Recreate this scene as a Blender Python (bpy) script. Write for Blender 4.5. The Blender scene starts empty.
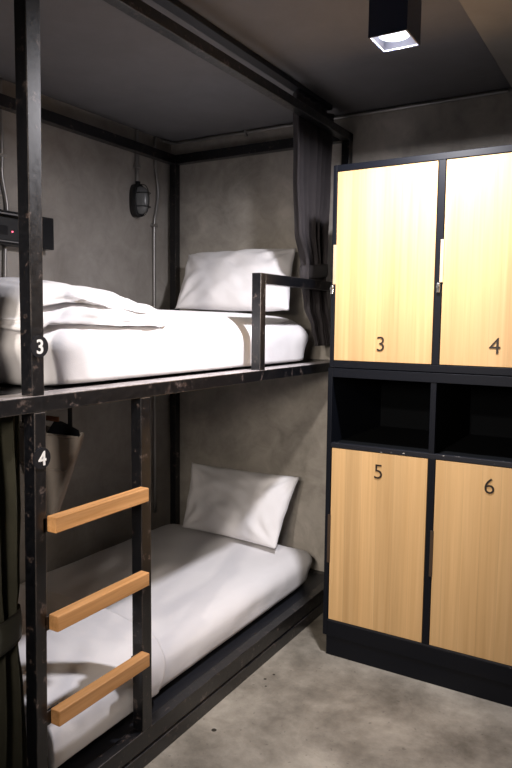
import bpy, bmesh, math, random
from mathutils import Vector, Matrix, noise

C = bpy.context.scene.collection
PI = math.pi
random.seed(7)

# ------------------------------------------------------------------ materials
def new_mat(name):
    m = bpy.data.materials.new(name); m.use_nodes = True
    nt = m.node_tree
    return m, nt, nt.nodes['Principled BSDF']

def N(nt, t, **kw):
    n = nt.nodes.new(t)
    for k, v in kw.items():
        if k in n.inputs: n.inputs[k].default_value = v
        else: setattr(n, k, v)
    return n

def ramp(nt, src, stops, interp='LINEAR'):
    r = nt.nodes.new('ShaderNodeValToRGB'); r.color_ramp.interpolation = interp
    e = r.color_ramp.elements
    while len(e) < len(stops): e.new(0.5)
    for i, (p, c) in enumerate(stops):
        e[i].position = p
        e[i].color = (c, c, c, 1) if not isinstance(c, tuple) else (*c, 1)
    nt.links.new(src, r.inputs[0])
    return r.outputs[0]

def coords(nt, scale=(1, 1, 1), kind='Object'):
    tc = nt.nodes.new('ShaderNodeTexCoord'); mp = nt.nodes.new('ShaderNodeMapping')
    mp.inputs['Scale'].default_value = scale
    nt.links.new(tc.outputs[kind], mp.inputs[0]); return mp.outputs[0]

def noise_tex(nt, vec, scale, detail=6, rough=.6, dist=0):
    n = N(nt, 'ShaderNodeTexNoise', Scale=scale, Detail=detail, Roughness=rough, Distortion=dist)
    nt.links.new(vec, n.inputs['Vector']); return n.outputs['Fac']

def mix(nt, fac, a, b, mode='MIX'):
    m = nt.nodes.new('ShaderNodeMix'); m.data_type = 'RGBA'; m.blend_type = mode
    for s, v in ((m.inputs[0], fac), (m.inputs[6], a), (m.inputs[7], b)):
        if isinstance(v, (int, float)): s.default_value = v
        elif isinstance(v, tuple): s.default_value = (*v, 1)
        else: nt.links.new(v, s)
    return m.outputs[2]

def bump(nt, h, strength, dist=.01):
    b = N(nt, 'ShaderNodeBump', Strength=strength, Distance=dist)
    nt.links.new(h, b.inputs['Height']); return b.outputs[0]

def plain(name, col, rough=.5, metal=0, spec=.5):
    m, nt, p = new_mat(name)
    p.inputs['Base Color'].default_value = (*col, 1)
    p.inputs['Roughness'].default_value = rough; p.inputs['Metallic'].default_value = metal
    p.inputs['Specular IOR Level'].default_value = spec
    return m

def concrete(name, dark, light, sc=1.0, rough=.75, bmp=.25, stops=(.36, .66)):
    m, nt, p = new_mat(name)
    v = coords(nt)
    a = noise_tex(nt, v, 2.3*sc, 8, .62, .5)
    b = noise_tex(nt, v, 9*sc, 6, .65, .8)
    s = N(nt, 'ShaderNodeMath', operation='MULTIPLY_ADD'); s.inputs[1].default_value = .38
    nt.links.new(b, s.inputs[0]); 
    h = N(nt, 'ShaderNodeMath', operation='MULTIPLY'); h.inputs[1].default_value = .62
    nt.links.new(a, h.inputs[0]); nt.links.new(h.outputs[0], s.inputs[2])
    col = ramp(nt, s.outputs[0], [(stops[0], dark), (stops[1], light)])
    nt.links.new(col, p.inputs['Base Color'])
    p.inputs['Roughness'].default_value = rough
    p.inputs['Specular IOR Level'].default_value = .3
    fine = noise_tex(nt, v, 45*sc, 5, .6)
    nt.links.new(bump(nt, fine, bmp, .004), p.inputs['Normal'])
    return m

M = {}
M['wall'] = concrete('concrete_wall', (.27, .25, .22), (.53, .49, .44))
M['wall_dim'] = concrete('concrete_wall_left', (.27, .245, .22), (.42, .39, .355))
M['ceiling'] = concrete('ceiling_paint', (.15, .145, .148), (.19, .185, .19), .6, .8, .08)
M['bulk'] = concrete('bulkhead_plaster', (.22, .2, .18), (.28, .26, .235), .6, .8, .08)

FLOOR_SHIFT = (6.37, 12.9, 0)
def floor_mat():
    m, nt, p = new_mat('polished_concrete_floor')
    v = coords(nt)
    v.node.inputs['Location'].default_value = FLOOR_SHIFT
    a = noise_tex(nt, v, 2.2, 9, .66, .15)
    b = noise_tex(nt, v, 6.0, 9, .72, .25)
    c1 = ramp(nt, a, [(.34, (.14, .124, .10)), (.62, (.44, .40, .335))])
    c2 = ramp(nt, b, [(.34, (.55, .54, .52)), (.6, (1, 1, 1))])
    col = mix(nt, .75, c1, c2, 'MULTIPLY')
    sp = noise_tex(nt, v, 55, 3, .5)
    spots = ramp(nt, sp, [(.29, .35), (.34, 1.0)])
    col = mix(nt, .5, col, spots, 'MULTIPLY')
    # two dark drips
    tc = nt.nodes.new('ShaderNodeTexCoord')
    for q, r in (((1.032, -1.283, 0), .009), ((1.017, -.907, 0), .006), ((1.03, -.86, 0), .0055), ((1.045, -.95, 0), .0045)):
        d = N(nt, 'ShaderNodeVectorMath', operation='DISTANCE'); d.inputs[1].default_value = q
        nt.links.new(tc.outputs['Object'], d.inputs[0])
        k = N(nt, 'ShaderNodeMath', operation='LESS_THAN'); k.inputs[1].default_value = r
        nt.links.new(d.outputs['Value'], k.inputs[0])
        col = mix(nt, k.outputs[0], col, (.035, .028, .02))
    nt.links.new(col, p.inputs['Base Color'])
    p.inputs['Roughness'].default_value = .55
    nt.links.new(bump(nt, b, .12, .004), p.inputs['Normal'])
    return m
M['floor'] = floor_mat()

def steel():
    m, nt, p = new_mat('worn_black_steel')
    v = coords(nt)
    a = noise_tex(nt, v, 24, 8, .72, .3)
    b = noise_tex(nt, v, 70, 5, .7)
    base = ramp(nt, b, [(.3, (.0014, .0018, .003)), (.75, (.0045, .005, .0075))])
    wear = ramp(nt, a, [(.575, 0.0), (.64, .8)])
    rust = ramp(nt, b, [(.4, (.05, .032, .026)), (.65, (.17, .135, .125))])
    col = mix(nt, wear, base, rust)
    # paint rubbed off along the edges
    bv = nt.nodes.new('ShaderNodeBevel'); bv.samples = 4; bv.inputs['Radius'].default_value = .004
    gm = nt.nodes.new('ShaderNodeNewGeometry')
    dt = N(nt, 'ShaderNodeVectorMath', operation='DOT_PRODUCT')
    nt.links.new(bv.outputs[0], dt.inputs[0]); nt.links.new(gm.outputs['Normal'], dt.inputs[1])
    ed = ramp(nt, dt.outputs['Value'], [(.90, 1.0), (.985, 0.0)])
    ea = ramp(nt, noise_tex(nt, v, 9, 6, .7), [(.42, .1), (.6, 1.0)])
    ef = mix(nt, 1.0, ed, ea, 'MULTIPLY')
    col = mix(nt, ef, col, (.13, .11, .10))
    nt.links.new(col, p.inputs['Base Color'])
    rg = ramp(nt, b, [(.3, .30), (.7, .48)])
    nt.links.new(rg, p.inputs['Roughness'])
    p.inputs['Specular IOR Level'].default_value = .55
    p.inputs['Coat Weight'].default_value = .35; p.inputs['Coat Roughness'].default_value = .12
    nt.links.new(bump(nt, b, .08, .002), p.inputs['Normal'])
    return m
M['steel'] = steel()
M['black'] = plain('black_paint', (.009, .010, .014), .42)
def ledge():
    m, nt, p = new_mat('pale_rail_ledge')
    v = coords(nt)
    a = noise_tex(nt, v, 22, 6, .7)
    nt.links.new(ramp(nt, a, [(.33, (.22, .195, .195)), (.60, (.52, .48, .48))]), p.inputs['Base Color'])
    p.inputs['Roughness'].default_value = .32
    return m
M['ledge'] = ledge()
M['gloss'] = plain('glossy_black_board', (.012, .012, .014), .16, 0, .6)
M['carcass'] = plain('black_locker_steel', (.0045, .0055, .009), .45, 0, .2)
def chipped():
    m, nt, p = new_mat('chipped_black_paint')
    a = noise_tex(nt, coords(nt, (26, 60, 60)), 1.0, 5, .65)
    f = ramp(nt, a, [(.655, 0.0), (.675, 1.0)])
    nt.links.new(mix(nt, f, (.010, .011, .016), (.5, .46, .42)), p.inputs['Base Color'])
    p.inputs['Roughness'].default_value = .4
    return m
M['chipped'] = chipped()
M['niche'] = plain('shaded_niche_black', (.0028, .0035, .0045), .8, 0, .1)  # locker black made darker, the shade of the niche put into the colour
M['chrome'] = plain('chrome', (.75, .75, .75), .22, 1)
M['galv'] = plain('galvanised_conduit', (.42, .41, .40), .42, .85)
M['chip'] = plain('bare_edge', (.55, .5, .45), .5)
M['white_ink'] = plain('white_paint', (.85, .85, .85), .5)
M['number'] = plain('dark_brown_numeral', (.022, .013, .008), .45)
M['plastic'] = plain('black_plastic', (.008, .009, .012), .35)
M['panel'] = plain('socket_panel', (.03, .032, .035), .4)
M['rim'] = plain('grey_rim', (.2, .2, .2), .4)
M['lamp_shell'] = plain('lamp_housing', (.010, .018, .045), .35)
M['lamp_inner'] = plain('white_enamel', (.5, .5, .56), .35)
M['glass'] = plain('frosted_glass', (.17, .175, .175), .25)
M['ironcage'] = plain('cast_iron', (.012, .013, .014), .5)

def emit(name, col, s):
    m, nt, p = new_mat(name)
    p.inputs['Base Color'].default_value = (*col, 1)
    p.inputs['Emission Color'].default_value = (*col, 1); p.inputs['Emission Strength'].default_value = s
    return m
M['bulb'] = emit('glowing_bulb', (.86, .90, 1.0), 1.6)
M['led'] = emit('red_led', (1, .12, .2), 3)

def wood(name, c0, c1, grain=(55, 55, 1.6), rough=.42, kind='Object', streak=.25, strip=0):
    m, nt, p = new_mat(name)
    v = coords(nt, grain, kind)
    a = noise_tex(nt, v, 1.0, 6, .6, .5)
    oi = nt.nodes.new('ShaderNodeObjectInfo')
    col = ramp(nt, a, [(.3, c0), (.7, c1)])
    v2 = coords(nt, (grain[0]*.22, grain[1]*.22, grain[2]*.22), kind)
    b = noise_tex(nt, v2, 1.0, 4, .5, .3)
    s2 = ramp(nt, b, [(.3, 1-streak), (.65, 1.0)])
    col = mix(nt, 1.0, col, s2, 'MULTIPLY')
    if strip:
        tc = nt.nodes.new('ShaderNodeTexCoord'); sx = nt.nodes.new('ShaderNodeSeparateXYZ'); nt.links.new(tc.outputs['Object'], sx.inputs[0])
        dv = N(nt, 'ShaderNodeMath', operation='DIVIDE'); dv.inputs[1].default_value = strip; nt.links.new(sx.outputs['X'], dv.inputs[0])
        fl = N(nt, 'ShaderNodeMath', operation='FLOOR'); nt.links.new(dv.outputs[0], fl.inputs[0])
        wn = N(nt, 'ShaderNodeTexWhiteNoise', noise_dimensions='1D'); nt.links.new(fl.outputs[0], wn.inputs['W'])
        col = mix(nt, 1.0, col, ramp(nt, wn.outputs['Value'], [(0, .90), (1, 1.0)]), 'MULTIPLY')
        fr = N(nt, 'ShaderNodeMath', operation='FRACT'); nt.links.new(dv.outputs[0], fr.inputs[0])
        col = mix(nt, 1.0, col, ramp(nt, fr.outputs[0], [(0, .80), (.03, 1.0)]), 'MULTIPLY')
    nt.links.new(col, p.inputs['Base Color'])
    p.inputs['Roughness'].default_value = rough
    p.inputs['Specular IOR Level'].default_value = .35
    nt.links.new(bump(nt, a, .05, .002), p.inputs['Normal'])
    return m
M['door'] = wood('beech_veneer', (.67, .41, .178), (.80, .52, .25), (60, 60, 1.3), .45, 'Object', .14, .067)
M['rung'] = wood('oak_rung', (.55, .265, .09), (.80, .43, .185), (70, 3.5, 70), .42, 'Object', .3)
M['pull'] = wood('pale_edge_strip', (.62, .45, .28), (.72, .55, .36), (60, 60, 3), .5)
M['pull_shaded'] = plain('shaded_edge_strip', (.05, .028, .014), .5)  # same edge strip on the lower doors, its shade put into the colour

def fabric(name, col, rough=.9, weave=900, bm=.06, sheen=.2, var=.06, big=0.0):
    m, nt, p = new_mat(name)
    v = coords(nt)
    a = noise_tex(nt, v, 6, 5, .6)
    d = tuple(c*(1-var) for c in col)
    nt.links.new(ramp(nt, a, [(.35, d), (.65, col)]), p.inputs['Base Color'])
    p.inputs['Roughness'].default_value = rough
    p.inputs['Specular IOR Level'].default_value = .2
    p.inputs['Sheen Weight'].default_value = sheen
    w = noise_tex(nt, v, weave, 2, .5)
    hh = w
    if big:
        wr = noise_tex(nt, coords(nt, (1, .45, 1)), 16, 4, .55, 1.1)
        mm = N(nt, 'ShaderNodeMath', operation='MULTIPLY_ADD'); mm.inputs[1].default_value = big
        nt.links.new(wr, mm.inputs[0]); nt.links.new(w, mm.inputs[2]); hh = mm.outputs[0]
    nt.links.new(bump(nt, hh, bm, .003), p.inputs['Normal'])
    return m
M['sheet'] = fabric('white_cotton_sheet', (.80, .785, .80), .9, 500, .10, .1, .03, 5)
M['pillow'] = fabric('white_pillowcase', (.80, .785, .80), .9, 500, .08, .1, .03, 2.5)
M['duvet'] = fabric('white_duvet_cotton', (.80, .785, .80), .9, 500, .12, .1, .03, 6)
M['curtain'] = fabric('charcoal_curtain_cloth', (.095, .085, .090), .9, 400, .08, .15, .2)
M['curtain_olive'] = fabric('olive_curtain_cloth', (.075, .072, .05), .9, 400, .08, .15, .2)
M['pouch'] = fabric('grey_canvas', (.27, .24, .215), .9, 700, .15, .1, .15)
M['tag'] = plain('orange_tag', (.32, .11, .04), .6)

# ------------------------------------------------------------------ builders
def obj(name, bm, mat, parent=None, smooth=False):
    me = bpy.data.meshes.new(name)
    bmesh.ops.recalc_face_normals(bm, faces=bm.faces[:])
    bm.to_mesh(me); bm.free()
    o = bpy.data.objects.new(name, me); C.objects.link(o)
    me.materials.append(M[mat] if isinstance(mat, str) else mat)
    if smooth:
        for f in me.polygons: f.use_smooth = True
    if parent is not None:
        o.parent = parent
        o.matrix_parent_inverse = Matrix.Translation(parent.location).inverted() if parent.type == 'EMPTY' else parent_inv(parent)
    return o

def parent_inv(p):
    # every mesh part is modelled in world coordinates, so undo the thing's own location
    root = p
    while root.parent: root = root.parent
    return Matrix.Identity(4)

def thing(name, label, cat, loc=(0, 0, 0), group=None):
    o = bpy.data.objects.new(name, None); C.objects.link(o); o.location = loc
    o.empty_display_size = .1
    return tag(o, label, cat, group)

def tag(o, label, cat, group=None):
    o['label'] = label; o['category'] = cat
    if group: o['group'] = group
    return o

def struct(name, bm, mat, smooth=False):
    o = obj(name, bm, mat, None, smooth); o['kind'] = 'structure'; return o

def bx(bm, x0, x1, y0, y1, z0, z1, bev=0.0):
    t = bmesh.new()
    bmesh.ops.create_cube(t, size=1)
    for v in t.verts:
        v.co = Vector(((x0+x1)/2+v.co.x*(x1-x0), (y0+y1)/2+v.co.y*(y1-y0), (z0+z1)/2+v.co.z*(z1-z0)))
    if bev: bmesh.ops.bevel(t, geom=t.edges[:], offset=bev, segments=2, affect='EDGES', profile=.5)
    merge(bm, t)

def merge(bm, t):
    me = bpy.data.meshes.new('tmp'); t.to_mesh(me); t.free(); bm.from_mesh(me); bpy.data.meshes.remove(me)

def box(x0, x1, y0, y1, z0, z1, bev=0.0):
    bm = bmesh.new(); bx(bm, x0, x1, y0, y1, z0, z1, bev); return bm

def bar(bm, lo, hi, z0, z1, bev=.002):
    """upright bar whose foot rectangle lo=(x0,x1,y0,y1) may shift to hi at the top"""
    t = bmesh.new(); bmesh.ops.create_cube(t, size=1)
    for v in t.verts:
        r = hi if v.co.z > 0 else lo
        v.co = Vector((r[1] if v.co.x > 0 else r[0], r[3] if v.co.y > 0 else r[2], z1 if v.co.z > 0 else z0))
    bmesh.ops.bevel(t, geom=t.edges[:], offset=bev, segments=2, affect='EDGES', profile=.5)
    merge(bm, t)

def tube(bm, pts, r, seg=10, closed=False):
    pts = [Vector(p) for p in pts]; n = len(pts); rings = []
    prev = None
    for i, p in enumerate(pts):
        if closed: d = pts[(i+1) % n]-pts[i-1]
        else: d = pts[min(i+1, n-1)]-pts[max(i-1, 0)]
        d.normalize()
        if prev is None:
            a = d.orthogonal().normalized()
        else:
            a = prev-d*prev.dot(d)
            if a.length < 1e-6: a = d.orthogonal()
            a.normalize()
        prev = a; b = d.cross(a)
        rings.append([bm.verts.new(p+a*(r*math.cos(2*PI*k/seg))+b*(r*math.sin(2*PI*k/seg))) for k in range(seg)])
    for i in range(n if closed else n-1):
        A, B = rings[i], rings[(i+1) % n]
        for k in range(seg): bm.faces.new((A[k], A[(k+1) % seg], B[(k+1) % seg], B[k]))
    if not closed:
        bm.faces.new(rings[0][::-1]); bm.faces.new(rings[-1])

def curve_pts(ctrl, n=8):
    """Catmull-Rom through control points"""
    P = [Vector(c) for c in ctrl]; P = [P[0]*2-P[1]]+P+[P[-1]*2-P[-2]]
    out = []
    for i in range(1, len(P)-2):
        for k in range(n):
            t = k/n; a, b, c, d = P[i-1], P[i], P[i+1], P[i+2]
            out.append(.5*((2*b)+(c-a)*t+(2*a-5*b+4*c-d)*t*t+(3*b-a-3*c+d)*t**3))
    out.append(P[-2]); return out

def cyl(bm, c, axis, r, h, seg=20, r2=None):
    axis = Vector(axis).normalized(); a = axis.orthogonal().normalized(); b = axis.cross(a); c = Vector(c)
    r2 = r if r2 is None else r2
    A = [bm.verts.new(c+a*(r*math.cos(2*PI*k/seg))+b*(r*math.sin(2*PI*k/seg))) for k in range(seg)]
    B = [bm.verts.new(c+axis*h+a*(r2*math.cos(2*PI*k/seg))+b*(r2*math.sin(2*PI*k/seg))) for k in range(seg)]
    for k in range(seg): bm.faces.new((A[k], A[(k+1) % seg], B[(k+1) % seg], B[k]))
    bm.faces.new(A[::-1]); bm.faces.new(B)

def subdivided_cube(n):
    """unit cube [-1,1] with n x n faces per side, welded"""
    bm = bmesh.new(); cache = {}
    def vert(p):
        k = tuple(round(c, 5) for c in p)
        if k not in cache: cache[k] = bm.verts.new(p)
        return cache[k]
    nx, ny, nz = n
    def face(ax, s, na, nb):
        i, j = [k for k in range(3) if k != ax]
        for a in range(na):
            for b in range(nb):
                q = []
                for da, db in ((0, 0), (1, 0), (1, 1), (0, 1)):
                    p = [0, 0, 0]; p[ax] = s; p[i] = -1+2*(a+da)/na; p[j] = -1+2*(b+db)/nb
                    q.append(vert(p))
                bm.faces.new(q)
    dims = (nx, ny, nz)
    for ax in range(3):
        i, j = [k for k in range(3) if k != ax]
        for s in (-1, 1): face(ax, s, dims[i], dims[j])
    return bm

def soft_box(n, ctr, half, rad, fn=None, low=None):
    """box with large elliptical edge radii; fn(v) moves each point afterwards"""
    bm = subdivided_cube(n)
    for v in bm.verts:
        # spread sample points so the rounded edges get enough of them
        q = [math.copysign(abs(c)**.8, c) for c in v.co]
        p = [q[i]*half[i] for i in range(3)]
        rr = list(rad)
        if low and p[2] < 0: rr[2] = low
        inn = [max(-(half[i]-rr[i]), min(half[i]-rr[i], p[i])) for i in range(3)]
        d = Vector([(p[i]-inn[i])/rr[i] for i in range(3)])
        if d.length > 1e-9:
            m = max(1e-9, d.length)
            if d.length > 1 or True: d.normalize()
            p = [inn[i]+d[i]*rr[i] for i in range(3)]
        v.co = Vector(p)+Vector(ctr)
    if fn:
        for v in bm.verts: v.co = fn(v.co.copy())
    return bm

def text_mesh(ch, size, extrude, bold=0.0):
    cu = bpy.data.curves.new('numeral', 'FONT'); cu.body = ch; cu.size = size; cu.extrude = extrude; cu.offset = bold
    cu.align_x = 'CENTER'; cu.align_y = 'CENTER'
    o = bpy.data.objects.new('numeral', cu); C.objects.link(o)
    bpy.context.view_layer.update()
    dg = bpy.context.evaluated_depsgraph_get()
    me = bpy.data.meshes.new_from_object(o.evaluated_get(dg))
    bpy.data.objects.remove(o)
    bm = bmesh.new(); bm.from_mesh(me); bpy.data.meshes.remove(me)
    # centre on its own outline
    xs = [v.co.x for v in bm.verts]; ys = [v.co.y for v in bm.verts]
    cx, cy = (min(xs)+max(xs))/2, (min(ys)+max(ys))/2
    h = max(ys)-min(ys)
    for v in bm.verts: v.co.x = (v.co.x-cx)*size/h; v.co.y = (v.co.y-cy)*size/h
    return bm

# ------------------------------------------------------------------ dimensions (metres)
WL = -.158          # left wall
F = .9516           # aisle face of the bunk frame
CEIL = 2.397
T = .041            # steel tube
YN = -4.2; XR = 2.75
D = -.5994          # locker fronts

# ------------------------------------------------------------------ the room
struct('floor', box(WL-.1, XR+.1, YN-.1, .1, -.1, 0), 'floor')
struct('ceiling', box(WL-.1, XR+.1, YN-.1, .1, CEIL, CEIL+.1), 'ceiling')
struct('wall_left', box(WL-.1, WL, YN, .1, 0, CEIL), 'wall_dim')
struct('wall_far', box(WL, XR, 0, .1, 0, CEIL), 'wall')
struct('wall_right', box(XR, XR+.1, YN, .1, 0, CEIL), 'bulk')
struct('wall_near', box(WL, XR, YN-.1, YN, 0, CEIL), 'bulk')
struct('trim_1', box(1.69, XR, YN, 0, 2.362, CEIL, .002), 'bulk')      # shallow dropped soffit over the locker side

# ------------------------------------------------------------------ bunk frame
bed = thing('bunk_bed', 'black welded steel bunk bed with wooden ladder rungs, standing along the concrete wall', 'bunk bed', (.42, -.97, 0))
BI = .041
XB0, XB1 = -.131, -.090
def steel_part(name, boxes, bev=.002):
    bm = bmesh.new()
    for b in boxes: bx(bm, *b, bev)
    return obj(name, bm, 'steel', bed)
YF0, YF1 = -1.960, -1.923        # foot post
# posts
bm = bmesh.new()
bar(bm, (F-T, F, YF0, YF1), (F-T, F, -1.956, -1.911), 1.209, 2.30)
obj('post', bm, 'steel', bed)
bm = bmesh.new()
bar(bm, (F-T, F, -1.972, -1.938), (F-T, F, -1.955, -1.919), .118, 1.167)
obj('post', bm, 'steel', bed)
steel_part('post', [(XB0, XB1, -1.96, -1.92, 0, 2.30)])
steel_part('post', [(XB0, XB1, -.046, -.005, 0, 2.30)])
steel_part('post', [(F-T, F, -.046, -.005, .118, 2.30)])
# top frame
steel_part('top_rail', [(F-T, F, -2.36, -.002, 2.2626, 2.300)])
steel_part('top_rail', [(XB0, XB1, -2.36, -.002, 2.2626, 2.312)])
steel_part('top_rail', [(XB1, F-T, -.046, -.005, 2.2626, 2.312)])
steel_part('top_rail', [(XB1, F-T, -1.955, -1.92, 2.2626, 2.300)])
# upper bed
steel_part('side_rail', [(F-T, F, -2.36, -.002, 1.1674, 1.2085)])
steel_part('side_rail', [(XB0, XB1, -1.92, -.046, 1.1674, 1.2085)])
steel_part('end_rail', [(XB1, F-T, -.046, -.005, 1.1674, 1.2085)])
steel_part('end_rail', [(XB1, F-T, -1.955, -1.92, 1.1674, 1.2085)])
obj('bed_base', box(XB1+.001, F-T-.001, -1.919, -.047, 1.189, 1.207), 'gloss', bed)
o = obj('rail_ledge', box(.875, F-.0008, -2.36, -.05, 1.2062, 1.2094, .0005), 'ledge', bed); o['label'] = 'pale top strip of the upper bunk rail'  # thin pale strip added on the black rail for its bright top edge
# lower bed
steel_part('side_rail', [(F-T, F, -2.36, -.002, .057, .115), (F-T+.002, F+.004, -2.36, -.002, 0, .050), (F-T+.006, F-.006, -2.36, -.002, .045, .06)])
steel_part('side_rail', [(XB0, XB1, -1.92, -.046, .04, .105)])
steel_part('end_rail', [(XB1, F-T, -.046, -.005, .04, .105)])
steel_part('end_rail', [(XB1, F-T, -1.955, -1.92, .04, .105)])
obj('bed_base', box(XB1+.001, F-T-.001, -1.919, -.047, .085, .103), 'black', bed)
# guard rail at the head of the upper bed
steel_part('guard_rail', [(F-T, F, -.862, -.824, 1.2085, 1.583), (F-T, F, -.824, -.046, 1.542, 1.583)])
# ladder: stile with three rungs
lad = steel_part('ladder', [(F-T, F, -1.558, -1.514, .115, 1.1674)])
for zc in (.878, .618, .362):
    bm = bmesh.new()
    bx(bm, F+.0005, F+.033, -1.924, -1.562, zc-.019, zc+.023, .003)
    r = obj('rung', bm, 'rung', lad); r['label'] = 'wooden ladder rung'
    bm = bmesh.new()
    bx(bm, F-.010, F, -1.936, -1.89, zc-.02, zc+.018, .001); obj('bracket', bm, 'steel', lad); bm = bmesh.new(); bx(bm, F-.010, F, -1.60, -1.552, zc-.02, zc+.018, .001)
    obj('bracket', bm, 'steel', lad)
# number discs
for ch, y, z in (('3', -1.938, 1.331), ('4', -1.9375, 1.0515)):
    bm = bmesh.new(); cyl(bm, (F, y, z), (1, 0, 0), .027, .004, 32)
    pl = obj('number_plaque', bm, 'black', bed); pl['label'] = 'round black plaque with white numeral ' + ch
    t = text_mesh(ch, .036, .0006, .0006)
    for v in t.verts: v.co = Vector((F+.0048+v.co.z, y+v.co.x, z+v.co.y))
    obj('numeral', t, 'white_ink', pl)

# curtain track fixed to the ceiling along the upper bunk
bm = bmesh.new(); bx(bm, .868, .912, -2.3, -.16, CEIL-.022, CEIL-.0005, .002)
tr = obj('curtain_track', bm, 'black'); tag(tr, 'black curtain track screwed to ceiling above the upper bunk edge', 'curtain track')
bm = bmesh.new(); 
bm.free()
for y in (-.40, -.36):
    bm = bmesh.new(); cyl(bm, (.862, y, CEIL-.026), (0, .2, 1), .008, .012, 12); bx(bm, .858, .872, y-.006, y+.006, CEIL-.024, CEIL-.012, .001)
    obj('track_hook', bm, 'chrome', tr)

# ------------------------------------------------------------------ mattresses
def nz(p, s, seed=0): return noise.noise(Vector((p[0]*s+seed, p[1]*s+seed*.7, p[2]*s)))
X0, X1 = -.083, .868
def mattress(name, z0, zt, x1, y0, y1, crown, rz, low, label, rad=(.17, .17)):
    hx, hy, hz = (x1-X0)/2, (y1-y0)/2, (zt-z0)/2
    cx, cy, cz = (X0+x1)/2, (y0+y1)/2, (z0+zt)/2
    def fn(p):
        a = (p.x-cx)/hx; b = (p.y-cy)/hy
        up = (p.z-z0)/(zt-z0)
        if up > .5:
            p.z += crown*max(0, 1-a*a)*max(0, 1-b**6)*(up-.5)*2
        side = max(0, 1-abs(up-.45)*2)
        k = nz((p.x, p.y*.9, p.z*2), 7, 3)*.006+nz((p.x*1.5, p.y*2.2, p.z*1.2), 9, 9)*.004
        d = Vector((a, b*.6, 0))
        if d.length > .2: p += d.normalized()*k*side
        p.z += nz((p.x, p.y, 0), 5, 1)*.004*up
        # fitted sheet pulls under at the foot and head
        if abs(b) > .8 and up < .5:
            p.y -= math.copysign(((abs(b)-.8)/.2)**1.5*.16*(.5-up)*min(1, hz*10), b)
        if abs(b) > .7 and up < .6 and p.x > cx:
            p.x -= ((abs(b)-.7)/.3)**2*.13*(.6-up)*min(1, hz*10)
        return p
    bm = soft_box((44, 80, 14), (cx, cy, cz), (hx, hy, hz), (*rad, rz), fn, low)
    o = obj(name, bm, 'sheet', None, True)
    return tag(o, label, 'mattress', 'mattresses on the bunks')
mattress('mattress', 1.2085, 1.412, .866, -1.905, -.14, .030, .102, .010, 'white sheeted mattress on the upper bunk')
mattress('mattress', .1065, .262, .862, -1.885, -.085, .022, .060, .035, 'white sheeted mattress on the lower bunk, half in shadow', (.085, .15))

# ------------------------------------------------------------------ pillows
def pillow(name, TL, TR, BL, BR, thick, label, seed, bow=.035, nvec=None):
    TL, TR, BL, BR = map(Vector, (TL, TR, BL, BR))
    na, nb = 64, 44
    nrm = (TR-TL+BR-BL).cross(TL-BL+TR-BR).normalized()      # towards the viewer
    if nrm.y > 0: nrm = -nrm
    bm = bmesh.new(); G = {}
    for s in (1, -1):
        for i in range(na+1):
            for j in range(nb+1):
                a = -1+2*i/na; b = -1+2*j/nb
                edge = i in (0, na) or j in (0, nb)
                if s == -1 and edge: G[s, i, j] = G[1, i, j]; continue
                # edges bow in between the corners
                aa = a*(1-bow*(1-b*b)*abs(a)**2); bb = b*(1-bow*1.2*(1-a*a)*abs(b)**2)
                u, w = (aa+1)/2, (bb+1)/2
                p = (BL*(1-u)+BR*u)*(1-w)+(TL*(1-u)+TR*u)*w
                e = max(0, 1-abs(a)**2.4)*max(0, 1-abs(b)**2.4)
                h = e**.55
                # pleats fanning from the corners
                fan = 0
                for ca, cb in ((-1, -1), (1, -1), (-1, 1), (1, 1)):
                    r = math.hypot(a-ca, (b-cb)*.7); th = math.atan2((b-cb)*.7, a-ca)
                    fan += math.sin(th*11+seed*ca+cb*2)*math.exp(-((r-.38)/.26)**2)*.010
                wr = nz((a*1.4, b*1.1, seed), 1.6, seed)*.016+nz((a*3.5+b*2, b*2.2, seed), 1.7, seed+4)*.006
                d = thick/2*h
                p = p+nrm*(s*d+(fan+wr)*h*(1 if s == 1 else .2))
                p += nrm*nz((a*2, b*2, 0), 1.5, seed+8)*.008
                G[s, i, j] = bm.verts.new(p)
    for s in (1, -1):
        for i in range(na):
            for j in range(nb):
                bm.faces.new((G[s, i, j], G[s, i+1, j], G[s, i+1, j+1], G[s, i, j+1]))
    o = obj(name, bm, 'pillow', None, True)
    return tag(o, label, 'pillow', 'white pillows on the bunks')
pillow('pillow', (.045, -.105, 1.755), (.695, -.085, 1.76), (.160, -.375, 1.457), (.80, -.345, 1.447), .16,
       'white pillow leaning against the end wall on the upper bunk', 2.3)
pillow('pillow', (.065, -.10, .605), (.745, -.10, .612), (.150, -.30, .300), (.735, -.325, .298), .14,
       'white pillow leaning on end wall on the lower bunk, crossed by a shadow', 5.1)

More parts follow.
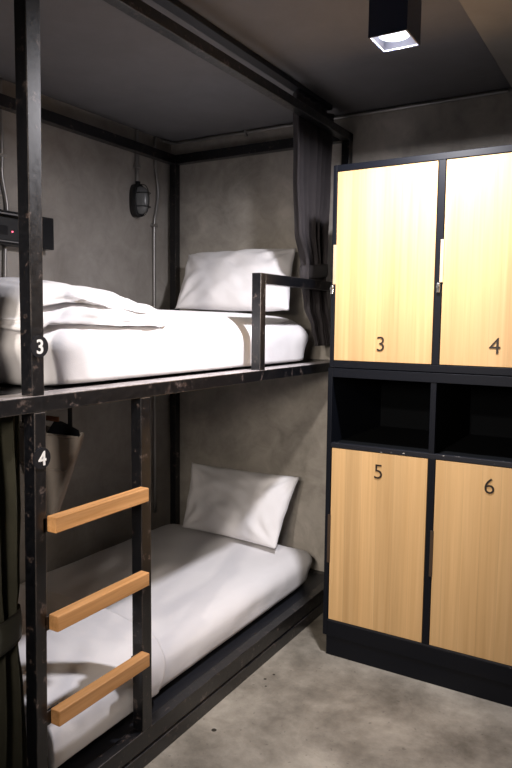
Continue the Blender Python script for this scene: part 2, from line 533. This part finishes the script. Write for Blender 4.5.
# ------------------------------------------------------------------ duvets
def mat_top(x, y, zt, crown, x1, rz, y0=-1.905):
    a = (x-(X0+x1)/2)/((x1-X0)/2)
    d = min(.93, math.hypot(max(0, (x-(x1-.17))/.17), max(0, (y0+.17-y)/.17)))
    return zt+crown*max(0, 1-a*a)-rz*(1-math.sqrt(1-d*d))
def upper_duvet():
    bm = bmesh.new()
    def layer(x0, x1, y0, y1, lift, th_foot, th_tip, seed, rz):
        def fn(p):
            f = (p.y-y0)/(y1-y0)                       # 0 foot .. 1 tip
            w = p.z                                     # -1..1
            a = (p.x-x0)/(x1-x0)
            yy = p.y
            tipw = 1-.0*a
            ff = min(1, max(0, f)); prof = (.55+.45*min(1, ff/.3))*(1-.62*max(0, (ff-.42)/.58)**1.3); th = th_foot*prof
            base = mat_top(p.x, yy, 1.412, .030, .866, .102)+lift*prof
            k = nz((p.x*1.2, p.y*1.8, w*.3), 2.6, seed)*.014+nz((p.x*2.5, p.y*4, w*.3), 4.5, seed+3)*.006
            z = base+.008+(w+1)/2*(th+k)
            # wavy edges
            xx = p.x+nz((0, p.y*3, w), 2.2, seed)*.022*max(0, a)
            yy = p.y+nz((p.x*3, 0, w), 1.8, seed+1)*.03*max(0, f)-.36*a*max(0, f)
            return Vector((xx, yy, z))
        t = soft_box((36, 60, 8), ((x0+x1)/2, (y0+y1)/2, 0), ((x1-x0)/2, (y1-y0)/2, 1), (.06, .09, .97), fn)
        merge(bm, t)
    layer(.00, .845, -1.892, -.92, 0, .036, .030, 4, 1)
    layer(.02, .82, -1.888, -1.0, .038, .036, .036, 11, 1)
    o = obj('duvet', bm, 'duvet', None, True)
    return tag(o, 'white duvet folded in layers at the foot of the upper bunk', 'duvet', 'white duvets on the bunks')
upper_duvet()

def lower_duvet():
    bm = bmesh.new()
    prof = curve_pts([(.02, 0, .296), (.2, 0, .302), (.45, 0, .303), (.66, 0, .297), (.79, 0, .286), (.855, 0, .258), (.876, 0, .205), (.879, 0, .155)], 9)
    nY = 60; rows = []
    th = .024
    for j in range(nY+1):
        f = j/nY
        y0 = -1.872
        row = []
        for i, q in enumerate(prof):
            g = i/(len(prof)-1)
            y1 = -1.31-.16*max(0, g-.3)**1.3+nz((g*6, 0, 0), 1.0, 5)*.012
            y = y0+(y1-y0)*f
            d = prof[min(i+1, len(prof)-1)]-prof[max(i-1, 0)]
            n = Vector((-d.z, 0, d.x)).normalized()
            if n.z < 0: n = -n
            if g > .6 and n.x < 0: n.x = -n.x
            puff = .5+.5*min(1, (1-f)*8)
            k = (nz((q.x*1.5, y*3, 0), 3, 2)*.011+nz((q.x*3, y*5, q.z*3), 4, 6)*.006+.010)*puff
            k = max(.001, k)*(1-.75*max(0, g-.75)*4)
            ripple = max(0, g-.7)*.012*math.sin(y*46+g*4)*max(0, f-.55)*2
            row.append((Vector((q.x, y, q.z))+Vector((0, 0, 0)), n, k, abs(ripple)))
        rows.append(row)
    top = [[bm.verts.new(p+n*(th*(1-.5*max(0, (i/(len(row)-1)-.62)/.38))+k+r)) for i, (p, n, k, r) in enumerate(row)] for row in rows]
    bot = [[bm.verts.new(p+n*.001) for p, n, k, r in row] for row in rows]
    nI = len(prof)
    for j in range(nY):
        for i in range(nI-1):
            bm.faces.new((top[j][i], top[j][i+1], top[j+1][i+1], top[j+1][i]))
            bm.faces.new((bot[j][i], bot[j+1][i], bot[j+1][i+1], bot[j][i+1]))
    for j in range(nY):
        for i in (0, nI-1):
            bm.faces.new((top[j][i], top[j+1][i], bot[j+1][i], bot[j][i]))
    for i in range(nI-1):
        for j in (0, nY):
            bm.faces.new((top[j][i], top[j][i+1], bot[j][i+1], bot[j][i]))
    o = obj('duvet', bm, 'duvet', None, True)
    return tag(o, 'white duvet laid flat over the foot of the lower bunk, behind the ladder', 'duvet', 'white duvets on the bunks')
lower_duvet()

# ------------------------------------------------------------------ curtains
def curtain(rows, waist, mat, label, pleats, seed, band_h):
    """rows: (z, y0, y1, x centre, pleat depth) from top to bottom"""
    zs = [r[0] for r in rows]
    def at(z):
        for a, b in zip(rows, rows[1:]):
            if b[0] <= z <= a[0]:
                t = (a[0]-z)/(a[0]-b[0]); t = t*t*(3-2*t)
                return [a[k]+(b[k]-a[k])*t for k in range(1, 5)]
        return rows[-1][1:]
    bm = bmesh.new(); nzr, nc = 90, 150
    grid = []
    for i in range(nzr+1):
        z = zs[0]+(zs[-1]-zs[0])*i/nzr
        y0, y1, xc, dep = at(z)
        row = []
        for j in range(nc+1):
            u = j/nc
            ph = u*pleats*2*PI+.5*math.sin(u*9+seed)+.25*math.sin(z*3+seed+u*4)
            x = xc+dep*math.sin(ph)*(.75+.35*math.sin(u*13+seed))+nz((u*3, z*2, 0), 1.5, seed)*.006
            y = y0+(y1-y0)*(u+.012*math.sin(2*ph))
            row.append(bm.verts.new((x, y, z)))
        grid.append(row)
    for i in range(nzr):
        for j in range(nc):
            bm.faces.new((grid[i][j], grid[i][j+1], grid[i+1][j+1], grid[i+1][j]))
    bmesh.ops.solidify(bm, geom=bm.faces[:], thickness=.0022)
    o = obj('curtain', bm, mat, None, True)
    tag(o, label, 'curtain', 'privacy curtains of the bunks')
    y0, y1, xc, dep = at(waist)
    b = bmesh.new(); n = 40
    ring = []
    for lv in range(7):
        z = waist+band_h*(.5-lv/6); bulge = .003*math.sin(PI*lv/6)
        ring.append([b.verts.new((xc+(dep*1.25+.006+bulge)*math.cos(2*PI*k/n), (y0+y1)/2+((y1-y0)/2+.007+bulge)*math.sin(2*PI*k/n), z+.012*math.sin(2*PI*k/n))) for k in range(n)])
    for lv in range(6):
        for k in range(n): b.faces.new((ring[lv][k], ring[lv][(k+1) % n], ring[lv+1][(k+1) % n], ring[lv+1][k]))
    bmesh.ops.solidify(b, geom=b.faces[:], thickness=.002)
    obj('tieback', b, mat, o, True)
    return o
curtain([(2.372, -.50, -.07, .884, .020), (2.05, -.475, -.09, .88, .022), (1.80, -.435, -.115, .876, .024), (1.655, -.365, -.135, .876, .026),
         (1.60, -.365, -.135, .876, .026), (1.47, -.345, -.105, .880, .020), (1.37, -.285, -.09, .888, .013), (1.285, -.250, -.075, .891, .012)],
        1.632, 'curtain', 'charcoal curtain tied back at the pillow end of the upper bunk', 7, 1.2, .06)
curtain([(1.155, -2.33, -1.922, .862, .018), (.92, -2.29, -1.924, .862, .024), (.72, -2.25, -1.935, .86, .03), (.625, -2.20, -1.948, .86, .032),
         (.575, -2.20, -1.948, .86, .032), (.42, -2.24, -1.935, .86, .03), (.125, -2.30, -1.925, .86, .026)],
        .60, 'curtain_olive', 'dark olive curtain gathered with a tie below the upper bunk, beside plaque 4', 7, 3.4, .085)

curtain([(2.24, -2.36, -2.055, .862, .018), (1.95, -2.36, -2.055, .862, .022), (1.75, -2.35, -2.06, .862, .028), (1.66, -2.33, -2.065, .862, .030),
         (1.60, -2.33, -2.065, .862, .030), (1.45, -2.35, -2.06, .862, .028), (1.225, -2.36, -2.055, .862, .024)],
        1.63, 'curtain_olive', 'unseen dark olive curtain beyond the foot post, added to shade the upper bunk foot', 7, 5.2, .08)  # out of view, added to keep direct light off the mattress foot

# ------------------------------------------------------------------ hanging pouch
def pouch():
    root = thing('hanging_pouch', 'grey canvas pouch with dark open mouth hanging under the upper bunk', 'pouch', (.70, -1.70, 1.18))
    bm = bmesh.new()
    nI, nJ = 24, 24
    front, back = [], []
    for j in range(nJ+1):
        f = j/nJ
        z = 1.072-.262*f
        xr = .852-.115*f**1.1; xl = .560+.10*f
        rf, rb = [], []
        for i in range(nI+1):
            u = i/nI
            x = xl+(xr-xl)*u
            op = math.sin(PI*u)*(.045*(1-f)**.7+.006)
            k = nz((x*6, z*6, 0), 1.5, 3)*.008
            zz = z+.020*(1-f)*(.5-u)*1.2
            rf.append(bm.verts.new((x, -1.715-op+k, zz)))
            rb.append(bm.verts.new((x, -1.690+k*.3, zz+.012*(1-f)*u)))
        front.append(rf); back.append(rb)
    for g in (front, back):
        for j in range(nJ):
            for i in range(nI): bm.faces.new((g[j][i], g[j][i+1], g[j+1][i+1], g[j+1][i]))
    for j in range(nJ):
        for i in (0, nI): bm.faces.new((front[j][i], front[j+1][i], back[j+1][i], back[j][i]))
    for i in range(nI): bm.faces.new((front[nJ][i], front[nJ][i+1], back[nJ][i+1], back[nJ][i]))
    bmesh.ops.recalc_face_normals(bm, faces=bm.faces[:])
    bmesh.ops.solidify(bm, geom=bm.faces[:], thickness=.002)
    obj('pouch_body', bm, 'pouch', root, True)
    bm = bmesh.new(); tube(bm, [v.to_tuple() for v in [Vector((.862-.292*(1-i/20)-.008, -1.718-math.sin(PI*i/20)*.0455, 1.074+.024*(.5-i/20))) for i in range(21)]], .004, 8)
    obj('hem', bm, 'pouch', root, True)
    bm = bmesh.new()
    tube(bm, [(.572+(.806-.572)*i/20, -1.722-math.sin(PI*i/20)*.033, .966+.014*(.5-i/20)) for i in range(21)], .0025, 6)
    obj('seam', bm, 'pouch', root, True)
    bm = bmesh.new()
    for x in (.60, .80): obj('strap', box(x-.008, x+.008, -1.697, -1.694, 1.08, 1.184, .0005), 'plastic', root)
    t = obj('label_tag', box(.712, .765, -1.708, -1.704, 1.098, 1.113, .001), 'tag', root); t['label'] = 'small orange tag'
    bm = bmesh.new()
    q = [(.70, 1.058), (.838, 1.052), (.832, 1.078), (.765, 1.098), (.735, 1.10)]  # black sheet standing for the shade inside the pouch mouth
    A = [bm.verts.new((x, -1.6945, z)) for x, z in q]; B = [bm.verts.new((x, -1.6925, z)) for x, z in q]
    bm.faces.new(A); bm.faces.new(B[::-1])
    for k in range(5): bm.faces.new((A[k], A[(k+1) % 5], B[(k+1) % 5], B[k]))
    o = obj('mouth_shade', bm, 'plastic', root); o['label'] = 'black patch for the shade in the open mouth'
pouch()

# ------------------------------------------------------------------ lockers
LX0, LX1a, LX1b = 1.1184, 1.5424, 1.5685
DL0, DL1 = 1.1403, 1.5424
COLW = DL1-DL0
R0 = LX1b; R1 = LX1b+COLW; LX2 = R1+.024
GAP = .0025
def door(parent, x0, x1, z0, z1, num, nx, nzc, lab, pull_z, pull_mat):
    d = obj('door', box(x0+GAP, x1-GAP, D+.001, D+.019, z0+GAP, z1-GAP, .001), 'door', parent)
    d['label'] = lab
    t = text_mesh(num, .057, .0008, -0.0003)
    for v in t.verts: v.co = Vector((nx+v.co.x*1.02, D-.0003+(-v.co.z), nzc+v.co.y))
    o = obj('numeral', t, 'number', d)
    if pull_z:
        o = obj('edge_pull', box(x0-.008, x0+GAP+.002, D-.004, D+.004, pull_z[0], pull_z[1], .001), pull_mat, d)
def latch(parent, x, z):
    bm = bmesh.new()
    bx(bm, x-.006, x+.006, D-.008, D, z-.018, z+.018, .002)
    cyl(bm, (x, D-.006, z+.004), (0, -1, 0), .0055, .008, 14)
    obj('latch', bm, 'chrome', parent)
up = thing('locker_cabinet', 'upper black steel locker unit with pale doors numbered 3 and 4', 'locker', (1.55, -.3, 1.2145), 'stacked locker units')
ZS = 1.2145
bm = bmesh.new()
FR = .022
bx(bm, LX0+.006, DL0, D, D+FR, ZS, 2.0141, .0015); bx(bm, LX1a, LX1b, D, D+FR, 1.2423, 1.9895, .0015)
bx(bm, R1, LX2, D, D+FR, ZS, 2.0141, .0015)
bx(bm, DL0, R1, D, D+FR, 1.9895, 2.0141, .0015); bx(bm, DL0, R1, D, D+FR, ZS+.001, 1.2423, .0015)
bx(bm, LX0+.006, DL0, D+FR, -.012, ZS, 2.0141, .001); bx(bm, R1, LX2, D+FR, -.012, ZS, 2.0141, .001)
bx(bm, DL0, R1, D+FR, -.012, 1.996, 2.0141, .001); bx(bm, DL0, R1, D+FR, -.012, ZS+.001, 1.235, .001)
bx(bm, DL0, R1, -.022, -.012, 1.235, 1.996); bx(bm, LX1a+.004, LX1b-.004, D+FR, -.022, 1.235, 1.996)
obj('carcass', bm, 'carcass', up)
door(up, DL0, DL1, 1.2423, 1.9895, '3', 1.339, 1.3155, 'pale beech locker door with numeral 3', (1.548, 1.704), 'pull')
door(up, R0, R1, 1.2423, 1.9895, '4', 1.7655, 1.3205, 'pale beech locker door with numeral 4', (1.548, 1.704), 'pull')
latch(up, 1.1305, 1.528); latch(up, 1.5575, 1.528)

lo = thing('locker_cabinet', 'lower black steel locker unit with open shelf niches above doors 5 and 6', 'locker', (1.55, -.3, 0), 'stacked locker units')
ZT = 1.2125
bm = bmesh.new()
bx(bm, LX0, DL0-.002, D, D+FR, .085, ZT, .0015); bx(bm, R1, LX2, D, D+FR, .085, ZT, .0015)
bx(bm, DL0-.002, R1, D, D+FR, 1.176, ZT, .0015)
bx(bm, LX1a-.002, LX1b-.006, D+.002, D+FR, .905, 1.176, .0015)
bx(bm, LX1a, LX1b, D, D+FR, .1543, .887, .0015)
bx(bm, DL0-.002, R1, D, D+FR, .085, .148, .0015)
bx(bm, LX0, DL0-.004, D+FR, -.012, .085, ZT, .001); bx(bm, R1+.002, LX2, D+FR, -.012, .085, ZT, .001)
bx(bm, DL0-.004, R1+.002, D+FR, -.012, 1.19, ZT, .001)
bx(bm, DL0-.004, R1+.002, D+FR, -.022, .1, .15, .001)
bx(bm, LX1a+.004, LX1b-.004, D+FR, -.022, .15, .885)
obj('carcass', bm, 'carcass', lo)
o = obj('shelf_lip', box(DL0-.002, R1, D, D+FR, .887, .906, .0015), 'chipped', lo); o['label'] = 'black shelf edge with chipped paint'
o = obj('door_sill', box(DL0-.002, R1, D, D+FR, .148, .1543, .001), 'chipped', lo); o['label'] = 'black edge with chipped paint'
obj('back_panel', box(DL0-.004, R1+.002, -.022, -.012, .1, 1.19), 'niche', lo)
obj('shelf', box(DL0-.004, R1+.002, D+FR, -.022, .887, .9, .001), 'niche', lo)
obj('divider', box(LX1a+.002, LX1b-.010, D+FR, -.022, .9, 1.19, .001), 'niche', lo)
obj('plinth', box(1.134, LX2-.016, D+.004, -.03, 0, .1, .001), 'carcass', lo)
door(lo, DL0, DL1, .1543, .887, '5', 1.3445, .8105, 'beech locker door with numeral 5', (.40, .605), 'pull_shaded')
door(lo, R0, R1, .1543, .887, '6', 1.769, .8115, 'beech locker door with numeral 6', (.43, .61), 'pull_shaded')
# ------------------------------------------------------------------ ceiling lamp
def downlight(lx0, lx1, ly0, ly1, lz, label, watts, colour):
    lamp = thing('ceiling_lamp', label, 'lamp', ((lx0+lx1)/2, (ly0+ly1)/2, CEIL))
    w = .004
    bm = bmesh.new()
    bx(bm, lx0, lx0+w, ly0, ly1, lz, CEIL-.001); bx(bm, lx1-w, lx1, ly0, ly1, lz, CEIL-.001)
    bx(bm, lx0+w, lx1-w, ly0, ly0+w, lz, CEIL-.001); bx(bm, lx0+w, lx1-w, ly1-w, ly1, lz, CEIL-.001)
    bx(bm, lx0+w, lx1-w, ly0+w, ly1-w, CEIL-.012, CEIL-.001)
    obj('housing', bm, 'lamp_shell', lamp)
    bm = bmesh.new(); i0 = w+.0003; q = .002
    bx(bm, lx0+i0, lx0+i0+q, ly0+i0, ly1-i0, lz+.001, 2.33); bx(bm, lx1-i0-q, lx1-i0, ly0+i0, ly1-i0, lz+.001, 2.33)
    bx(bm, lx0+i0+q, lx1-i0-q, ly0+i0, ly0+i0+q, lz+.001, 2.33); bx(bm, lx0+i0+q, lx1-i0-q, ly1-i0-q, ly1-i0, lz+.001, 2.33)
    bx(bm, lx0+i0, lx1-i0, ly0+i0, ly1-i0, 2.33, 2.334)
    obj('reflector', bm, 'lamp_inner', lamp)
    LC = ((lx0+lx1)/2, (ly0+ly1)/2)
    bm = bmesh.new(); 
    prof = [(.020, 2.302), (.026, 2.302), (.046, 2.283), (.050, 2.273), (.046, 2.268), (.0, 2.266)]
    seg = 32; rings = []
    for r, z in prof[:-1]: rings.append([bm.verts.new((LC[0]+r*math.cos(2*PI*k/seg), LC[1]+r*math.sin(2*PI*k/seg), z)) for k in range(seg)])
    cap = bm.verts.new((*LC, prof[-1][1]))
    for a, b in zip(rings, rings[1:]):
        for k in range(seg): bm.faces.new((a[k], a[(k+1) % seg], b[(k+1) % seg], b[k]))
    for k in range(seg): bm.faces.new((rings[-1][k], rings[-1][(k+1) % seg], cap))
    bm.faces.new(rings[0])
    obj('bulb', bm, 'bulb', lamp, True)
    ld = bpy.data.lights.new('lamp_light', 'AREA'); ld.shape = 'DISK'; ld.size = .09; ld.energy = watts; ld.color = colour
    lo_ = bpy.data.objects.new('lamp_light', ld); C.objects.link(lo_); lo_.location = (*LC, 2.2535)
downlight(1.461, 1.581, -1.108, -.980, 2.25, 'square dark blue downlight box glowing white on the ceiling above the aisle', 36, (.985, .955, 1.0))

# tilted spotlight lamps outside the view, added to light the end wall and bunks
def fillspot(pos, aim, watts, colour, cone, blend, label, on_wall=False, rad=.042):
    P = Vector(pos); d = (Vector(aim)-P).normalized()
    q = P-d*.10
    t = thing('fillspot', label, 'lamp', (q.x, YN if on_wall else q.y, q.z if on_wall else CEIL))
    bm = bmesh.new(); cyl(bm, P-d*.16, d, rad+.003, .15, 28, rad+.01); obj('lamp_head', bm, 'lamp_shell', t)
    bm = bmesh.new()
    if on_wall: cyl(bm, (q.x, YN+.012, q.z), (0, 1, 0), .009, q.y-.03-YN-.012, 12)
    else: cyl(bm, q+Vector((0, 0, .03)), (0, 0, 1), .009, CEIL-.012-q.z-.03, 12)
    obj('stem', bm, 'lamp_shell', t)
    bm = bmesh.new()
    if on_wall: cyl(bm, (q.x, YN+.0005, q.z), (0, 1, 0), .045, .0135, 24)
    else: cyl(bm, (q.x, q.y, CEIL-.014), (0, 0, 1), .045, .0135, 24)
    obj('mounting_rose', bm, 'lamp_shell', t)
    bm = bmesh.new(); cyl(bm, P-d*.011, d, rad, .004, 28); obj('lens', bm, 'bulb', t)
    ld = bpy.data.lights.new('fillspot_light', 'SPOT'); ld.energy = watts; ld.color = colour
    ld.spot_size = math.radians(cone); ld.spot_blend = blend; ld.shadow_soft_size = rad
    o = bpy.data.objects.new('fillspot_light', ld); C.objects.link(o); o.location = P+d*.01
    o.rotation_euler = d.to_track_quat('-Z', 'Y').to_euler()
fillspot((1.56, -3.55, 2.14), (.85, 0, .72), 140, (1, .90, .80), 46, .9, 'small black tilted spotlight on the ceiling behind the view, added to light the end wall')
fillspot((2.0, -3.86, 1.70), (.6, 0, .5), 172, (1, .88, .76), 52, .7, 'small black spotlight on the near wall behind the view, added as fill for the lower bunk', True, .22)  # unseen wide lamp, added as frontal fill

# ------------------------------------------------------------------ conduits and fittings on the walls
def conduit(pts, r, label, clips, mat='galv', n=8):
    bm = bmesh.new(); tube(bm, curve_pts(pts, n), r, 10)
    o = obj('conduit_pipe', bm, mat, None, True); tag(o, label, 'pipe', 'surface conduits on the walls')
    for c, ax in clips:
        b = bmesh.new()
        c = Vector(c)
        if ax == 'z': bx(b, c.x-r-.004, c.x+r+.003, c.y-.02, c.y+.02, c.z-.007, c.z+.007, .002)
        else: bx(b, c.x-.007, c.x+.007, c.y-r-.003, c.y+r+.004, c.z-.02, c.z+.02, .002)
        obj('saddle_clip', b, 'galv', o)
    return o
r = .0085; xw = WL+r+.002
conduit([(xw, -.150, 2.392), (xw, -.150, 2.24), (xw, -.128, 2.10), (xw, -.145, 2.00), (xw, -.162, 1.91), (xw, -.164, 1.6), (xw, -.164, .9), (xw, -.164, .30)], r,
        'thin grey conduit running down the left wall beside the corner post', [((xw, -.162, 1.915), 'z')])
conduit([(xw, -.300, 2.392), (xw, -.300, 2.25), (xw, -.300, 2.122)], .010, 'short grey conduit from ceiling down into the caged wall lamp', [((xw, -.300, 2.205), 'z')])
conduit([(xw, -1.155, 2.392), (xw, -1.156, 2.1), (xw, -1.158, 2.0), (xw, -1.140, 1.905), (xw, -1.135, 1.8485)], r, 'grey conduit dropping into the top of the black socket box', [((xw, -1.157, 2.08), 'z')])
conduit([(xw, -1.150, 1.707), (xw, -1.155, 1.60), (xw, -1.16, 1.45), (xw, -1.16, 1.0), (xw, -1.16, .02)], r, 'grey conduit leaving the underside of the black socket box', [])
yw = -.012
conduit([(WL+.02, -.10, 2.383), (WL+.03, -.03, 2.383), (WL+.09, yw, 2.383), (.3, yw, 2.383), (.9, yw, 2.383), (1.4, yw, 2.383), (1.66, yw, 2.383)], .008,
        'thin grey conduit along the junction of end wall and ceiling', [((.35, yw, 2.383), 'y')], 'galv', 6)

# caged bulkhead lamp
wl = thing('caged_wall_lamp', 'oval cast iron bulkhead lamp with wire cage, unlit, on the left wall', 'wall lamp', (WL, -.325, 2.03))
yc, zc = -.312, 2.025
hy, hz = .041, .086
def oval(a, b, n=48, p=2.6):
    out = []
    for k in range(n):
        t = 2*PI*k/n; c, s = math.cos(t), math.sin(t)
        out.append((a*math.copysign(abs(c)**(2/p), c), b*math.copysign(abs(s)**(2/p), s)))
    return out
def loft(rings, cap0=True, cap1=True):
    bm = bmesh.new(); R = [[bm.verts.new(p) for p in ring] for ring in rings]
    for A, B in zip(R, R[1:]):
        n = len(A)
        for k in range(n): bm.faces.new((A[k], A[(k+1) % n], B[(k+1) % n], B[k]))
    if cap0: bm.faces.new(R[0][::-1])
    if cap1: bm.faces.new(R[-1])
    return bm
rg = []
for x, s in ((0.001, 1), (.030, 1), (.036, .96), (.036, .86)):
    rg.append([(WL+x, yc+a*s, zc+b*(s+.02*(1-s))) for a, b in oval(hy, hz)])
obj('back_plate', loft(rg), 'ironcage', wl, True)
rg = []
for i in range(9):
    t = i/8*PI/2; s = math.cos(t)*.84+.02
    rg.append([(WL+.036+.058*math.sin(t), yc+a*s, zc+b*(math.cos(t)**.6*.84+.01)) for a, b in oval(hy, hz)])
obj('glass_dome', loft(rg), 'glass', wl, True)
bm = bmesh.new()
for s, x in ((.93, .040),): tube(bm, [(WL+x, yc+a*s, zc+b*s) for a, b in oval(hy, hz)], .005, 8, True)
for dz in (-.035, .035):
    tube(bm, [(WL+.036+.066*math.sin(PI*k/16)**.8, yc-hy*.95*math.cos(PI*k/16), zc+dz) for k in range(17)], .0022, 6)
tube(bm, [(WL+.036+.066*math.sin(PI*k/24)**.6, yc, zc-hz*.96*math.cos(PI*k/24)) for k in range(25)], .0022, 6)
obj('wire_cage', bm, 'ironcage', wl, True)
bm = bmesh.new(); cyl(bm, (WL+.016, yc+.012, zc+hz-.004), (0, 0, 1), .013, .02, 16)
obj('conduit_gland', bm, 'ironcage', wl, True)

# socket box with red light
sb = thing('socket_box', 'long black wall box with red indicator light, behind the foot post of the upper bunk', 'wall box', (WL, -1.05, 1.78))
x0, x1 = WL+.001, WL+.06
sy0, sy1, sz0, sz1 = -1.30, -.925, 1.708, 1.848
bm = bmesh.new()
bx(bm, x0, x1, sy0, sy1, sz1-.006, sz1, .001); bx(bm, x0, x1, sy0, sy1, sz0, sz0+.006, .001)
bx(bm, x0, x1, sy0, sy0+.006, sz0+.006, sz1-.006); bx(bm, x0, x1, -1.0, sy1, sz0+.006, sz1-.006)
bx(bm, x0, x0+.006, sy0+.006, -1.0, sz0+.006, sz1-.006)
obj('box_body', bm, 'plastic', sb)
bm = bmesh.new()
bx(bm, x1-.002, x1+.001, sy0, -1.0, sz1-.016, sz1-.010); bx(bm, x1-.002, x1+.001, sy0, -1.0, sz0+.010, sz0+.015)
obj('rim_strip', bm, 'rim', sb)
obj('socket_panel', box(x0+.006, x0+.03, -1.28, -1.03, sz0+.02, sz1-.022, .003), 'panel', sb)
bm = bmesh.new(); cyl(bm, (x0+.03, -1.128, 1.767), (1, 0, 0), .0032, .003, 14)
obj('indicator_light', bm, 'led', sb)
bm = bmesh.new(); bx(bm, x0+.029, x0+.031, -1.20, -1.15, 1.75, 1.79, .001)
obj('switch', bm, 'plastic', sb)

# ------------------------------------------------------------------ camera
cam = bpy.data.cameras.new('camera'); co = bpy.data.objects.new('camera', cam); C.objects.link(co)
cam.sensor_fit = 'VERTICAL'; cam.sensor_height = 36; cam.lens = 665.62*36/768
yaw, pit, rol = map(math.radians, (30.8296, 5.4265, -.6061))
fw = Vector((-math.sin(yaw)*math.cos(pit), math.cos(yaw)*math.cos(pit), -math.sin(pit)))
rt = Vector((math.cos(yaw), math.sin(yaw), 0)); upv = rt.cross(fw)
r2 = rt*math.cos(rol)-upv*math.sin(rol); u2 = rt*math.sin(rol)+upv*math.cos(rol)
co.matrix_world = Matrix(((r2.x, u2.x, -fw.x, 2.2531), (r2.y, u2.y, -fw.y, -3.0721), (r2.z, u2.z, -fw.z, 1.4), (0, 0, 0, 1)))
cam.clip_start = .05
S = bpy.context.scene; S.camera = co
wd = bpy.data.worlds.new('world'); S.world = wd; wd.use_nodes = True
wd.node_tree.nodes['Background'].inputs[0].default_value = (.02, .02, .022, 1)
S.view_settings.view_transform = 'Standard'; S.view_settings.look = 'None'
S.view_settings.exposure = 0; S.view_settings.gamma = 1; S.view_settings.use_curve_mapping = False
